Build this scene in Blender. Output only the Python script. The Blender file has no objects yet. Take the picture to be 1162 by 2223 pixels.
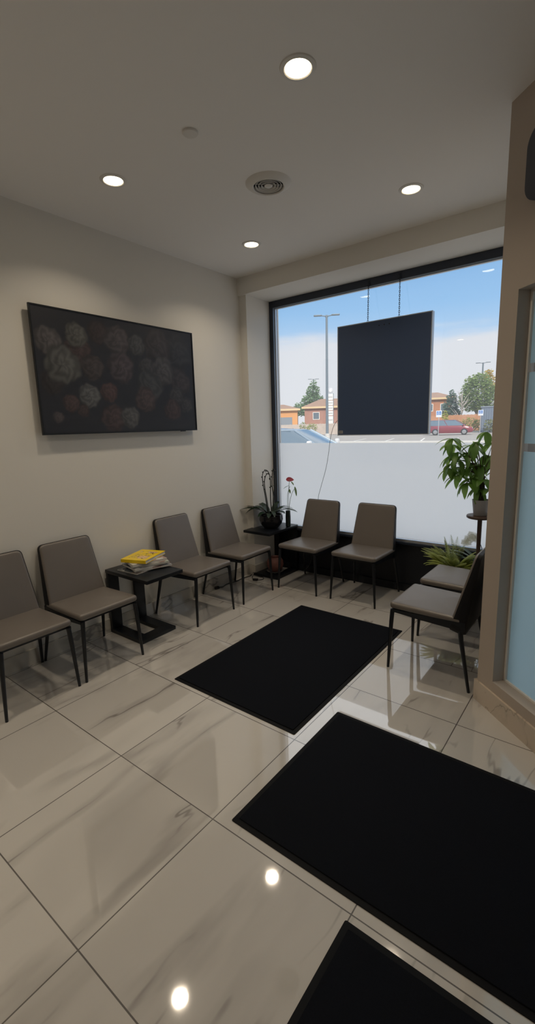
import bpy, bmesh, math, random
import numpy as np
from mathutils import Vector, Matrix
rnd = random.Random(7)
scene = bpy.context.scene
COL = scene.collection
PI = math.pi

# ------------------------------------------------------------------ helpers
class MB:
    """collects vertices and faces of one mesh"""
    def __init__(s): s.v = []; s.f = []
    def add(s, vs, fs, M=None):
        b = len(s.v)
        for p in vs:
            p = Vector(p)
            s.v.append(tuple(M @ p) if M is not None else tuple(p))
        s.f += [tuple(b + i for i in f) for f in fs]
        return s
    def box(s, x0, x1, y0, y1, z0, z1, M=None):
        vs = [(x0,y0,z0),(x1,y0,z0),(x1,y1,z0),(x0,y1,z0),(x0,y0,z1),(x1,y0,z1),(x1,y1,z1),(x0,y1,z1)]
        return s.add(vs, [(0,3,2,1),(4,5,6,7),(0,1,5,4),(1,2,6,5),(2,3,7,6),(3,0,4,7)], M)
    def rings(s, rings, close=True, cap=True, M=None):
        n = len(rings[0]); vs = [p for r in rings for p in r]; fs = []
        for k in range(len(rings)-1):
            for i in range(n if close else n-1):
                j = (i+1) % n
                fs.append((k*n+i, k*n+j, (k+1)*n+j, (k+1)*n+i))
        if cap:
            fs.append(tuple(range(n-1,-1,-1))); fs.append(tuple((len(rings)-1)*n+i for i in range(n)))
        return s.add(vs, fs, M)
    def lathe(s, prof, n=32, M=None, cap=True):
        return s.rings([[(r*math.cos(2*PI*i/n), r*math.sin(2*PI*i/n), z) for i in range(n)] for r, z in prof], True, cap, M)
    def tube(s, pts, rad, n=8, M=None):
        pts = [Vector(p) for p in pts]
        if not hasattr(rad, '__len__'): rad = [rad]*len(pts)
        rings = []; up = Vector((0,0,1)); prev = None
        for i, p in enumerate(pts):
            t = (pts[min(i+1,len(pts)-1)] - pts[max(i-1,0)])
            t = t.normalized() if t.length > 1e-9 else Vector((0,0,1))
            if prev is None:
                a = t.cross(up if abs(t.z) < .95 else Vector((1,0,0))).normalized()
            else:
                a = (prev - t*prev.dot(t)); a = a.normalized() if a.length > 1e-6 else t.orthogonal().normalized()
            prev = a; b = t.cross(a)
            rings.append([p + (a*math.cos(2*PI*k/n) + b*math.sin(2*PI*k/n))*rad[i] for k in range(n)])
        return s.rings(rings, True, True, M)
    def prism(s, poly, z0, z1, M=None):
        return s.rings([[(x,y,z0) for x,y in poly], [(x,y,z1) for x,y in poly]], True, True, M)
    def pad(s, poly, z0, z1, r, M=None, crown=0.0, seg=4):
        """cushion: outline poly (CCW), rounded edges of radius r"""
        def inset(d):
            n = len(poly); out = []
            for i in range(n):
                p0, p1, p2 = Vector(poly[i-1]), Vector(poly[i]), Vector(poly[(i+1)%n])
                e1, e2 = (p1-p0).normalized(), (p2-p1).normalized()
                n1, n2 = Vector((-e1.y,e1.x)), Vector((-e2.y,e2.x))
                m = (n1+n2); m = m/max(.3, m.length_squared)*2
                q = p1 + m*d; out.append((q.x,q.y))
            return out
        rings = []
        for k in range(seg+1):
            a = PI/2*k/seg; d = r*(1-math.sin(a)); rings.append([(x,y,z0+r*(1-math.cos(a))) for x,y in inset(d)])
        for k in range(seg+1):
            a = PI/2*k/seg; d = r*(1-math.cos(a)); rings.append([(x,y,z1-r+r*math.sin(a)) for x,y in inset(d)])
        if crown:
            top = rings[-1]; cx = sum(p[0] for p in top)/len(top); cy = sum(p[1] for p in top)/len(top)
            for f in (.85,.6,.3,.12,.02): rings.append([(cx+(x-cx)*f, cy+(y-cy)*f, z1+crown*(1-f*f)) for x,y,_ in top])
        return s.rings(rings, True, True, M)
    def build(s, name, mat, parent=None, smooth=True, angle=35, bevel=0, loc=None):
        me = bpy.data.meshes.new(name); me.from_pydata(s.v, [], s.f)
        bm = bmesh.new(); bm.from_mesh(me)
        if bevel:
            es = [e for e in bm.edges if len(e.link_faces) == 2 and e.calc_face_angle(0) > .6]
            bmesh.ops.bevel(bm, geom=es, offset=bevel, segments=2, affect='EDGES', profile=.6, clamp_overlap=True)
        bmesh.ops.recalc_face_normals(bm, faces=bm.faces)
        bm.to_mesh(me); bm.free()
        if smooth:
            me.polygons.foreach_set('use_smooth', [True]*len(me.polygons))
            me.set_sharp_from_angle(angle=math.radians(angle))
        for m in (mat if isinstance(mat, (list,tuple)) else [mat]): me.materials.append(m)
        o = bpy.data.objects.new(name, me); COL.objects.link(o)
        if parent is not None: o.parent = parent
        if loc is not None: o.location = loc
        return o

def tag(o, label=None, cat=None, group=None, kind=None):
    if label: o['label'] = label
    if cat: o['category'] = cat
    if group: o['group'] = group
    if kind: o['kind'] = kind
    return o
def thing(name, label, cat, loc=(0,0,0), rz=0, group=None, kind=None):
    o = bpy.data.objects.new(name, None); o.empty_display_size = .1; COL.objects.link(o)
    o.location = loc; o.rotation_euler = (0,0,rz)
    return tag(o, label, cat, group, kind)
def dup(root, loc, rz, label=None, cat=None):
    r = root.copy(); COL.objects.link(r); r.location = loc; r.rotation_euler = (0,0,rz)
    if label: r['label'] = label
    for ch in list(root.children):
        c = ch.copy(); COL.objects.link(c); c.parent = r
        for g in list(ch.children):
            d = g.copy(); COL.objects.link(d); d.parent = c
    return r
def smooth_path(P, k=6):
    P = [Vector(p) for p in P]; out = []
    for i in range(len(P)-1):
        p0, p1, p2, p3 = P[max(i-1,0)], P[i], P[i+1], P[min(i+2,len(P)-1)]
        for j in range(k):
            t = j/k
            out.append(.5*((2*p1) + (p2-p0)*t + (2*p0-5*p1+4*p2-p3)*t*t + (3*p1-p0-3*p2+p3)*t**3))
    return out + [P[-1]]
def roundrect(x0, x1, y0, y1, r, n=5):
    rs = r if hasattr(r,'__len__') else [r]*4
    out = []
    for (cx,cy,a0,rr) in ((x1,y1,0,rs[0]),(x0,y1,90,rs[1]),(x0,y0,180,rs[2]),(x1,y0,270,rs[3])):
        ox = cx - rr if cx == x1 else cx + rr; oy = cy - rr if cy == y1 else cy + rr
        for k in range(n+1):
            a = math.radians(a0 + 90*k/n); out.append((ox+rr*math.cos(a), oy+rr*math.sin(a)))
    return out
def roundpoly(pts, r, n=5):
    out = []; m = len(pts)
    for i in range(m):
        p0, p1, p2 = Vector(pts[i-1]), Vector(pts[i]), Vector(pts[(i+1)%m])
        rr = r[i] if hasattr(r,'__len__') else r
        a = p1 + (p0-p1).normalized()*rr; b = p1 + (p2-p1).normalized()*rr
        for k in range(n+1):
            t = k/n; q = a*(1-t)**2 + p1*2*t*(1-t) + b*t*t; out.append((q.x,q.y))
    return out

# ------------------------------------------------------------------ materials
def mat(name, col, rough=.5, metal=0, spec=.5, noise=None, bump=None, emit=None, coat=0, trans=None, alpha=None):
    m = bpy.data.materials.new(name); m.use_nodes = True; nt = m.node_tree; N = nt.nodes; L = nt.links
    p = N['Principled BSDF']; p.inputs['Base Color'].default_value = (*col,1)
    p.inputs['Roughness'].default_value = rough; p.inputs['Metallic'].default_value = metal
    p.inputs['Specular IOR Level'].default_value = spec; p.inputs['Coat Weight'].default_value = coat
    if emit: p.inputs['Emission Color'].default_value = (*emit[0],1); p.inputs['Emission Strength'].default_value = emit[1]
    if noise or bump:
        tc = N.new('ShaderNodeTexCoord')
    if noise:
        sc, amt = noise; t = N.new('ShaderNodeTexNoise'); t.inputs['Scale'].default_value = sc; t.inputs['Detail'].default_value = 4
        L.new(tc.outputs['Object'], t.inputs['Vector'])
        r = N.new('ShaderNodeMix'); r.data_type = 'RGBA'
        r.inputs[6].default_value = (*[c*(1-amt) for c in col],1); r.inputs[7].default_value = (*[min(1,c*(1+amt)) for c in col],1)
        L.new(t.outputs['Fac'], r.inputs[0]); L.new(r.outputs[2], p.inputs['Base Color'])
    if bump:
        sc, st = bump; t = N.new('ShaderNodeTexNoise'); t.inputs['Scale'].default_value = sc; t.inputs['Detail'].default_value = 3
        L.new(tc.outputs['Object'], t.inputs['Vector']); b = N.new('ShaderNodeBump'); b.inputs['Strength'].default_value = st; b.inputs['Distance'].default_value = .002
        L.new(t.outputs['Fac'], b.inputs['Height']); L.new(b.outputs['Normal'], p.inputs['Normal'])
    return m

def math_node(N, L, op, a, b=None, c=None):
    n = N.new('ShaderNodeMath'); n.operation = op
    for i, x in enumerate((a,b,c)):
        if x is None: continue
        if isinstance(x,(int,float)): n.inputs[i].default_value = x
        else: L.new(x, n.inputs[i])
    return n.outputs[0]

VROT = -18
def marble(name, base, vein, rough, tile=None, grout=(.10,.09,.08), stain=None, scale=1.0):
    """polished marble-look porcelain; tile=(sx,sy) draws a grout grid in object coordinates"""
    m = bpy.data.materials.new(name); m.use_nodes = True; nt = m.node_tree; N = nt.nodes; L = nt.links
    p = N['Principled BSDF']; tc = N.new('ShaderNodeTexCoord'); vec = tc.outputs['Object']
    p.inputs['Specular IOR Level'].default_value = .85
    src = vec
    if tile:
        sep = N.new('ShaderNodeSeparateXYZ'); L.new(vec, sep.inputs[0])
        u = math_node(N,L,'DIVIDE',sep.outputs[0],tile[0]); v = math_node(N,L,'DIVIDE',sep.outputs[1],tile[1])
        fu = math_node(N,L,'FLOOR',u); fv = math_node(N,L,'FLOOR',v)
        cell = N.new('ShaderNodeCombineXYZ'); L.new(fu,cell.inputs[0]); L.new(fv,cell.inputs[1])
        wn = N.new('ShaderNodeTexWhiteNoise'); wn.noise_dimensions = '3D'; L.new(cell.outputs[0], wn.inputs['Vector'])
        off = N.new('ShaderNodeVectorMath'); off.operation = 'MULTIPLY_ADD'
        L.new(wn.outputs['Color'], off.inputs[0]); off.inputs[1].default_value = (17,23,11); L.new(vec, off.inputs[2])
        src = off.outputs[0]
    # veins: long soft streaks plus fine broken lines, all running one way, patchy from tile to tile
    mp = N.new('ShaderNodeMapping'); mp.inputs['Rotation'].default_value = (0,0,math.radians(VROT)); mp.inputs['Scale'].default_value = (2.6*scale,.60*scale,1*scale)
    L.new(src, mp.inputs['Vector'])
    def ridge(sc, det, width, dist, lo=0.0):
        t = N.new('ShaderNodeTexNoise'); t.inputs['Scale'].default_value = sc; t.inputs['Detail'].default_value = det; t.inputs['Distortion'].default_value = dist
        t.inputs['Roughness'].default_value = .5
        L.new(mp.outputs[0], t.inputs['Vector'])
        a = math_node(N,L,'ABSOLUTE', math_node(N,L,'SUBTRACT',t.outputs['Fac'],.5))
        mr = N.new('ShaderNodeMapRange'); mr.inputs[1].default_value = lo; mr.inputs[2].default_value = width; mr.inputs[3].default_value = 1; mr.inputs[4].default_value = 0
        mr.interpolation_type = 'SMOOTHSTEP'
        L.new(a, mr.inputs[0]); return mr.outputs[0]
    r1 = ridge(1.05,4,.010,.25); r2 = ridge(1.05,4,.065,.25); r3 = ridge(.55,2,.05,.4)
    def patch(sc, lo, hi):
        brk = N.new('ShaderNodeTexNoise'); brk.inputs['Scale'].default_value = sc*scale; brk.inputs['Detail'].default_value = 2; L.new(src, brk.inputs['Vector'])
        mk = N.new('ShaderNodeMapRange'); mk.inputs[1].default_value = lo; mk.inputs[2].default_value = hi; L.new(brk.outputs['Fac'], mk.inputs[0]); return mk.outputs[0]
    k1 = patch(3.2,.45,.60); k2 = patch(1.7,.42,.64)
    f = math_node(N,L,'ADD', math_node(N,L,'MULTIPLY',math_node(N,L,'MULTIPLY',r1,k1),.85), math_node(N,L,'MULTIPLY',math_node(N,L,'MULTIPLY',r2,k2),.42))
    f = math_node(N,L,'ADD', f, math_node(N,L,'MULTIPLY',math_node(N,L,'MULTIPLY',r3,k2),.15))
    mx = N.new('ShaderNodeMix'); mx.data_type = 'RGBA'; mx.inputs[6].default_value = (*base,1); mx.inputs[7].default_value = (*vein,1); L.new(f, mx.inputs[0])
    out = mx.outputs[2]
    if tile:
        def line(fr, size):
            d = math_node(N,L,'MULTIPLY', math_node(N,L,'SUBTRACT', .5, math_node(N,L,'ABSOLUTE', math_node(N,L,'SUBTRACT', fr, .5))), size)
            return math_node(N,L,'LESS_THAN', d, .0022)
        g = math_node(N,L,'MAXIMUM', line(math_node(N,L,'FRACT',u),tile[0]), line(math_node(N,L,'FRACT',v),tile[1]))
        m2 = N.new('ShaderNodeMix'); m2.data_type = 'RGBA'; L.new(g, m2.inputs[0]); L.new(out, m2.inputs[6]); m2.inputs[7].default_value = (*grout,1)
        out = m2.outputs[2]
        L.new(math_node(N,L,'MULTIPLY_ADD', g, .5, rough), p.inputs['Roughness'])
    else: p.inputs['Roughness'].default_value = rough
    if tile: p.inputs['Coat Weight'].default_value = 1; p.inputs['Coat IOR'].default_value = 2.0; p.inputs['Coat Roughness'].default_value = .02
    L.new(out, p.inputs['Base Color'])
    return m

def glassy(name, tint=(1,1,1), ior=1.5, haze=0):
    """clear pane: Fresnel mix of a mirror and see-through"""
    m = bpy.data.materials.new(name); m.use_nodes = True; N = m.node_tree.nodes; L = m.node_tree.links
    N.remove(N['Principled BSDF']); out = N['Material Output']
    tr = N.new('ShaderNodeBsdfTransparent'); tr.inputs[0].default_value = (*tint,1)
    gl = N.new('ShaderNodeBsdfGlossy'); gl.inputs['Roughness'].default_value = .0
    fr = N.new('ShaderNodeFresnel'); ge = N.new('ShaderNodeNewGeometry')   # same index on both faces: the pane does not bend light
    L.new(math_node(N,L,'MULTIPLY_ADD', ge.outputs['Backfacing'], 1/ior-ior, ior), fr.inputs[0])
    mx = N.new('ShaderNodeMixShader'); L.new(fr.outputs[0], mx.inputs[0]); L.new(tr.outputs[0], mx.inputs[1]); L.new(gl.outputs[0], mx.inputs[2])
    if haze:  # whitish veil put into the pane, standing for haze over the view outside
        tl = N.new('ShaderNodeBsdfTranslucent'); tl.inputs[0].default_value = (.9,.92,.95,1)
        m2 = N.new('ShaderNodeMixShader'); m2.inputs[0].default_value = haze; L.new(mx.outputs[0], m2.inputs[1]); L.new(tl.outputs[0], m2.inputs[2])
        L.new(m2.outputs[0], out.inputs['Surface']); return m
    L.new(mx.outputs[0], out.inputs['Surface']); return m
def frosted(name, col, clear=.0, bands=None):
    """etched film: light comes through scattered; bands = clear stripes given as (z, half height)"""
    m = bpy.data.materials.new(name); m.use_nodes = True; N = m.node_tree.nodes; L = m.node_tree.links
    N.remove(N['Principled BSDF']); out = N['Material Output']
    t = N.new('ShaderNodeBsdfTranslucent'); t.inputs[0].default_value = (*col,1)
    d = N.new('ShaderNodeBsdfDiffuse'); d.inputs[0].default_value = (*[c*.75 for c in col],1)
    mx = N.new('ShaderNodeMixShader'); mx.inputs[0].default_value = .06; L.new(t.outputs[0], mx.inputs[1]); L.new(d.outputs[0], mx.inputs[2])
    g = N.new('ShaderNodeBsdfGlossy'); g.inputs['Roughness'].default_value = .25
    fr = N.new('ShaderNodeFresnel'); ge = N.new('ShaderNodeNewGeometry')
    L.new(math_node(N,L,'MULTIPLY_ADD', ge.outputs['Backfacing'], 1/1.3-1.3, 1.3), fr.inputs[0])
    m2 = N.new('ShaderNodeMixShader'); L.new(fr.outputs[0], m2.inputs[0]); L.new(mx.outputs[0], m2.inputs[1]); L.new(g.outputs[0], m2.inputs[2])
    res = m2.outputs[0]
    L.new(res, out.inputs['Surface']); return m

WALL = mat('wall_paint', (.76,.735,.69), .75, spec=.25, bump=(260,.08))
CEIL = mat('ceiling_paint', (.86,.845,.83), .85, spec=.15, bump=(200,.05))
FLOOR = marble('marble_tile', (.61,.582,.55), (.30,.28,.265), .045, tile=(.61,.575), grout=(.045,.036,.030))
MARB = marble('marble_baseboard', (.60,.56,.50), (.25,.235,.22), .08, scale=2)
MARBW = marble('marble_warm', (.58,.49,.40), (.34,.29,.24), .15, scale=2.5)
BLK = mat('black_powdercoat', (.007,.009,.013), .35, spec=.4)
BLKM = mat('black_satin_paint', (.006,.008,.013), .45, spec=.35)
FRAME = mat('dark_anodised_frame', (.020,.028,.046), .25, spec=.5)
BEAD = mat('aluminium_bead', (.55,.57,.60), .28, metal=.6)
REVEAL_SHEEN = mat('reveal_sheen', (.22,.27,.34), .3, metal=.4)  # blue reflected light on the frame's reveal, put into the colour
CHROME = mat('brushed_steel', (.6,.6,.6), .25, metal=1)
LEATH = mat('taupe_leather', (.148,.129,.115), .33, spec=.6, noise=(6,.06), bump=(420,.12))
SHELL = mat('black_leather_shell', (.006,.006,.008), .5, spec=.3, bump=(380,.1))
MATBLK = mat('black_carpet_pile', (.0065,.0078,.0115), .95, spec=.1, bump=(900,.6), noise=(300,.35))
RUBBER = mat('black_rubber', (.006,.0065,.008), .7, spec=.15)
WHITE = mat('white_plastic', (.72,.70,.67), .45)
DARKHOLE = mat('dark_duct', (.012,.012,.014), .8)
LENS = mat('lit_lens', (1,.95,.85), .4, emit=((1,.83,.55),9.0))
GLASS = glassy('clear_glass', haze=.065)
FILM = frosted('frosted_film', (.95,.93,.90))
FILMB = frosted('frosted_partition_glass', (.56,.74,.77))

# ------------------------------------------------------------------ room shell
ZC = 2.905          # ceiling height
WX = -.65           # wall with the television
def struct(name, mb, m, **k):
    o = mb.build(name, m, **k); o['kind'] = 'structure'; return o
struct('floor', MB().box(-.9,5.0,-4.2,2.95,-.12,0), FLOOR, smooth=False)
struct('ceiling', MB().box(-.9,5.0,-4.2,3.0,ZC,ZC+.4), CEIL, smooth=False)
struct('wall_left', MB().box(WX-.25,WX,-4.2,3.0,0,ZC), WALL, smooth=False)
struct('wall_back', MB().box(-.9,5.0,-4.45,-4.2,-.12,ZC), WALL, smooth=False)
struct('wall_far_right', MB().box(4.6,4.85,-4.2,3.0,0,ZC), WALL, smooth=False)
# boxed-out soffit above the window and the pilaster at its end
struct('trim_1', MB().box(WX,4.6,2.44,3.0,2.752,ZC), WALL, smooth=False)
struct('trim_2', MB().box(WX,-.565,2.465,2.98,0,2.752), WALL, smooth=False)
struct('baseboard_left', MB().box(WX,WX+.012,-4.2,2.465,0,.105), MARB, smooth=False)
struct('baseboard_pilaster', MB().box(WX,-.553,2.453,2.85,0,.105), MARB, smooth=False)
# black stall riser below the glass
struct('wall_window', MB().box(-.565,1.93,2.855,3.0,0,.445), BLKM, smooth=False)
struct('baseboard_window', MB().box(-.553,1.95,2.838,2.855,0,.07), BLKM, smooth=False)

# shop window
def window(name, x0, x1, film, z0=.445):
    w = thing(name, None, None, kind='structure')
    f = MB(); yf0, yf1 = 2.822, 2.90; z1 = 2.752; t = .045
    f.box(x0,x0+t,yf0,yf1,z0,z1); f.box(x1-t,x1,yf0,yf1,z0,z1); f.box(x0+t,x1-t,yf0,yf1,z1-.062,z1); f.box(x0+t,x1-t,yf0,yf1,z0,z0+.022)
    f.build('window_frame', FRAME, w, smooth=False, bevel=.002)
    b = MB(); s = .012
    b.box(x0+t,x0+t+s,2.848,2.872,z0+.022,z1-.062); b.box(x0+t+s,x1-t,2.848,2.872,z1-.062-s,z1-.062); b.box(x0+t+s,x1-t,2.848,2.872,z0+.022,z0+.022+.02)
    b.build('glazing_bead', BEAD, w, smooth=False)
    rv = MB(); rv.box(x0+t,x0+t+.003,2.826,2.848,z0+.022,z1-.062); rv.box(x0+t+.003,x1-t,2.826,2.848,z1-.065,z1-.062)  # added strips that carry the reveal's reflected sky colour
    rv.build('reveal_sheen_strip', REVEAL_SHEEN, w, smooth=False)
    g = MB(); g.box(x0+t,x1-t,2.872,2.878,z0+.022,z1-.062); g.build('glass_pane', GLASS, w, smooth=False)
    if film:
        q = MB(); zt = 1.352; n = 1
        q.add([(x0+t+s+.004,2.8705,z0+.05),(x1-t,2.8705,z0+.05),(x1-t,2.8705,zt),(x0+t+s+.004,2.8705,zt)], [(0,1,2,3)])
        q.build('frosted_film', FILM, w, smooth=False)
    return w
window('window_1', -.565, 1.93, True)
window('window_2', 1.93, 4.6, False, 0.0)

# angled partition with the frosted glass: local u along the wall, w into the wall
A = Vector((1.853,1.449)); ANG = math.radians(-41.7)
MD = Matrix.Translation((A.x,A.y,0)) @ Matrix.Rotation(ANG,4,'Z')
U1 = 3.67; OP0, OP1, OZ0, OZ1 = .122, 1.55, .172, 2.10; TH = .16
pw = MB()
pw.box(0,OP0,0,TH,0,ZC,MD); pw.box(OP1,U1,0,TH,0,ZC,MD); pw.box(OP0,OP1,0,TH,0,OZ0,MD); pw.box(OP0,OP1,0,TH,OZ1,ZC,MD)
struct('wall_partition', pw, mat('partition_wall_paint', (.47,.405,.35), .75, spec=.2), smooth=False)  # browner and darker base colour than the other walls
e = MD @ Vector((0,TH,0))
struct('wall_right', MB().box(1.872,1.935,1.475,2.825,0,ZC), WALL, smooth=False)
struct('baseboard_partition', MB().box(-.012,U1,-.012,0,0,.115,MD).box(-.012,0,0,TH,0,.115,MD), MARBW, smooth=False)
w3 = thing('window_3', None, None, kind='structure')
gy = .075
fr = MB(); fr.box(OP0,OP0+.014,gy-.012,gy+.02,OZ0,OZ1,MD); fr.box(OP1-.014,OP1,gy-.012,gy+.02,OZ0,OZ1,MD); fr.box(OP0,OP1,gy-.012,gy+.02,OZ1-.012,OZ1,MD); fr.box(OP0,OP1,gy-.012,gy+.02,OZ0,OZ0+.01,MD)
fr.build('window_frame', WALL, w3, smooth=False)
MB().box(OP0+.01,OP1-.01,gy,gy+.008,OZ0+.008,OZ1-.01,MD).build('glass_pane', GLASS, w3, smooth=False)
ff = MB()   # frosting is cut by two clear stripes
for (za,zb) in ((OZ0+.01,1.374),(1.412,1.738),(1.778,OZ1-.012)):
    ff.add([(OP0+.012,gy-.001,za),(OP1-.012,gy-.001,za),(OP1-.012,gy-.001,zb),(OP0+.012,gy-.001,zb)], [(0,1,2,3)], MD)
ff.build('frosted_film', FILMB, w3, smooth=False)

# ------------------------------------------------------------------ mats
def floor_mat(x0,x1,y0,y1,label):
    t = thing('floor_mat', label, 'mat', ((x0+x1)/2,(y0+y1)/2,0), 0, 'black floor mats')
    hx, hy = (x1-x0)/2, (y1-y0)/2
    MB().pad(roundrect(-hx,hx,-hy,hy,.006,2), 0, .004, .0015, seg=2).build('border', RUBBER, t)
    MB().pad(roundrect(-hx+.022,hx-.022,-hy+.022,hy-.022,.004,2), .0035, .009, .002, seg=2).build('pile', MATBLK, t)
    return t
floor_mat(.297,1.200,.602,2.032,'black floor mat lying between the rows of chairs, nearest the window')
floor_mat(1.285,2.745,.038,.893,'large black floor mat lying beside the frosted partition, between two other mats')
floor_mat(1.823,2.72,-1.48,-.026,'black floor mat at the bottom edge, mostly out of the frame')

# ------------------------------------------------------------------ chairs
def make_chair(label):
    c = thing('waiting_chair', label, 'chair', group='waiting room chairs')
    # seat cushion, +X is forward
    outl = roundpoly([(.258,-.212),(.258,.212),(-.165,.208),(-.165,-.208)], [.03,.03,.01,.01], 5)
    M = Matrix.Translation((0,0,0)) @ Matrix.Rotation(math.radians(-1.5),4,'Y')
    MB().pad(outl, .388, .430, .018, M, crown=.006).build('seat', LEATH, c, angle=50)
    # black frame under the cushion
    fm = MB()
    for sg_ in (-1,1):
        y0, y1 = sorted((sg_*.186, sg_*.209))
        fm.rings([[(-.20,y0,.350),(-.20,y1,.350),(-.20,y1,.402),(-.20,y0,.402)], [(.05,y0,.362),(.05,y1,.362),(.05,y1,.395),(.05,y0,.395)], [(.235,y0*.985,.374),(.235,y1*.985,.374),(.235,y1*.985,.390),(.235,y0*.985,.390)]])
    fm.box(-.20,-.165,-.19,.19,.352,.392); fm.box(.185,.212,-.19,.19,.374,.390); fm.box(-.17,.19,-.186,.186,.383,.390)
    fm.build('seat_frame', BLK, c, smooth=False)
    # backrest: plane coordinates (y across, t up along the lean), normal forward
    lean = math.atan2(.105,.385); up = Vector((-math.sin(lean),0,math.cos(lean))); nf = Vector((math.cos(lean),0,math.sin(lean)))
    base = Vector((-.125,0,.415)); H = .402
    MBk = Matrix(((0,up.x,nf.x,base.x),(1,up.y,nf.y,base.y),(0,up.z,nf.z,base.z),(0,0,0,1)))
    ob = roundpoly([(-.206,-.015),(.206,-.015),(.178,H),(-.178,H)], [.012,.012,.035,.035], 6)
    MB().pad(ob, -.034, 0, .014, MBk, crown=.004).build('backrest', LEATH, c, angle=50)
    # black shell behind, deep at the seat and thin at the top edge
    os_ = roundpoly([(-.212,-.075),(.212,-.075),(.182,H+.003),(-.182,H+.003)], [.03,.03,.036,.036], 6)
    def thick(t): return .010 + .062*max(0,(1-(t+.075)/(H+.075)))**1.1
    rings = [[(x,y,-.012) for x,y in os_], [(x,y,-.026) for x,y in os_]]
    for f, s in ((.55,1),(.85,.985),(1.0,.95)):
        rings.append([(x*s, .16+(y-.16)*(1-(1-s)*.8), -.026-thick(y)*f) for x,y in os_])
    MB().rings(rings, M=MBk).build('back_shell', SHELL, c, angle=45)['label'] = 'black outer shell'
    for s in (-1,1):
        MB().tube([(.232,s*.190,.385),(.236,s*.196,.30),(.245,s*.212,.004),(.245,s*.212,0)], [.0135,.013,.0085,.0085], 10).build('leg', BLK, c)
    for s in (-1,1):
        MB().tube([(-.170,s*.192,.385),(-.185,s*.203,.29),(-.243,s*.225,.004),(-.243,s*.225,0)], [.0145,.0135,.0085,.0085], 10).build('leg', BLK, c)
    return c
ch = make_chair('taupe leather chair against the white wall, farthest from the window')
ch.location = (-.371,.005,0)
dup(ch, (-.373,.478,0), 0, 'taupe leather chair below the television, its seat reaching in front of the magazine table')
dup(ch, (-.383,1.433,0), 0, 'taupe leather chair at the white wall, between magazine table and another chair')
dup(ch, (-.380,1.983,0), 0, 'taupe leather chair at the white wall, next to the orchid table')
dup(ch, (.080,2.530,0), -PI/2, 'taupe leather chair backed against the window, beside the orchid table')
dup(ch, (.636,2.556,0), -PI/2, 'taupe leather chair backed against the window, below the hanging panel')
dup(ch, (1.560,1.705,0), PI, 'taupe leather chair showing its black back, standing beside the frosted partition')
dup(ch, (1.560,2.236,0), PI, 'taupe leather chair half hidden by another chair, in front of the fern')

# ------------------------------------------------------------------ side tables
def make_table(label):
    t = thing('side_table', label, 'table', group='black side tables')
    MB().box(0,.50,-.165,.165,.478,.505).build('table_top', BLK, t, bevel=.004)
    b = MB(); P = [(0,-.160),(.38,-.160),(.38,.160),(0,.160),(0,.070),(.29,.070),(.29,-.070),(0,-.070)]
    b.prism(P, 0, .028); b.build('base', BLK, t, smooth=False, bevel=.002)
    for s in (-1,1):
        y0, y1 = sorted((s*.160, s*.070)); MB().box(0,.026,y0,y1,.028,.478).build('upright', BLK, t, bevel=.003)
    return t
T1 = make_table('black side table holding the yellow book and magazines')
T1.location = (-.632,.937,0)
dup(T1, (-.430,2.832,0), -PI/2, 'black side table in the corner holding the potted orchid')

# ------------------------------------------------------------------ magazines and yellow book
PAGES = mat('page_edges', (.66,.64,.60), .8, noise=(90,.15))
def cover_mat(name, cols, sc):
    m = bpy.data.materials.new(name); m.use_nodes = True; N = m.node_tree.nodes; L = m.node_tree.links; p = N['Principled BSDF']
    tc = N.new('ShaderNodeTexCoord'); v = N.new('ShaderNodeTexVoronoi'); v.inputs['Scale'].default_value = sc; L.new(tc.outputs['Object'], v.inputs['Vector'])
    r = N.new('ShaderNodeValToRGB'); r.color_ramp.interpolation = 'CONSTANT'
    for i, cc in enumerate(cols):
        el = r.color_ramp.elements[i] if i < 2 else r.color_ramp.elements.new(.5)
        el.position = i/len(cols); el.color = (*cc,1)
    L.new(v.outputs['Color'], r.inputs[0]); L.new(r.outputs[0], p.inputs['Base Color']); p.inputs['Roughness'].default_value = .25
    return m
MAGS = [  # x, y, z thickness, rot, half length, half width, cover, label
 (-.425,.960,.006, 94,.145,.108,[(.05,.06,.07),(.30,.30,.30),(.10,.08,.07)],'dark glossy magazine at the bottom of the pile, sticking out towards the chair'),
 (-.395,1.000,.008,72,.142,.106,[(.42,.42,.44),(.20,.10,.09),(.55,.55,.56)],'pale grey magazine, second from the bottom of the pile'),
 (-.410,.985,.010,80,.140,.108,[(.09,.12,.17),(.25,.28,.32),(.40,.40,.40)],'blue grey magazine in the middle of the pile'),
 (-.405,.995,.009,66,.138,.105,[(.40,.46,.40),(.55,.55,.50),(.30,.20,.17)],'greenish magazine, second below the yellow book'),
 (-.415,.980,.012,76,.135,.102,[(.55,.50,.46),(.40,.28,.25),(.6,.6,.58)],'thick pinkish magazine directly under the yellow book'),
]
z = .506
for i,(x,y,th,rot,hl,hw,cols,lab) in enumerate(MAGS):
    th *= 1.4
    t = thing('magazine', lab, 'magazine', (x,y,z), math.radians(rot), 'magazines in the pile')
    cm = cover_mat('magazine_cover_%d'%i, cols, 14)
    c = MB(); c.box(-hl,hl,-hw,hw,th-.0008,th); c.box(-hl,hl,-hw,hw,0,.0008); c.box(-hl,hl,hw-.0008,hw,.0008,th-.0008); c.build('cover', cm, t, smooth=False)
    MB().box(-hl+.001,hl-.001,-hw+.001,hw-.0012,.0009,th-.0009).build('pages', PAGES, t, smooth=False)
    z += th + .0008
YEL = bpy.data.materials.new('yellow_printed_cover'); YEL.use_nodes = True
N = YEL.node_tree.nodes; L = YEL.node_tree.links; p = N['Principled BSDF']; p.inputs['Roughness'].default_value = .3
tc = N.new('ShaderNodeTexCoord')
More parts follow.
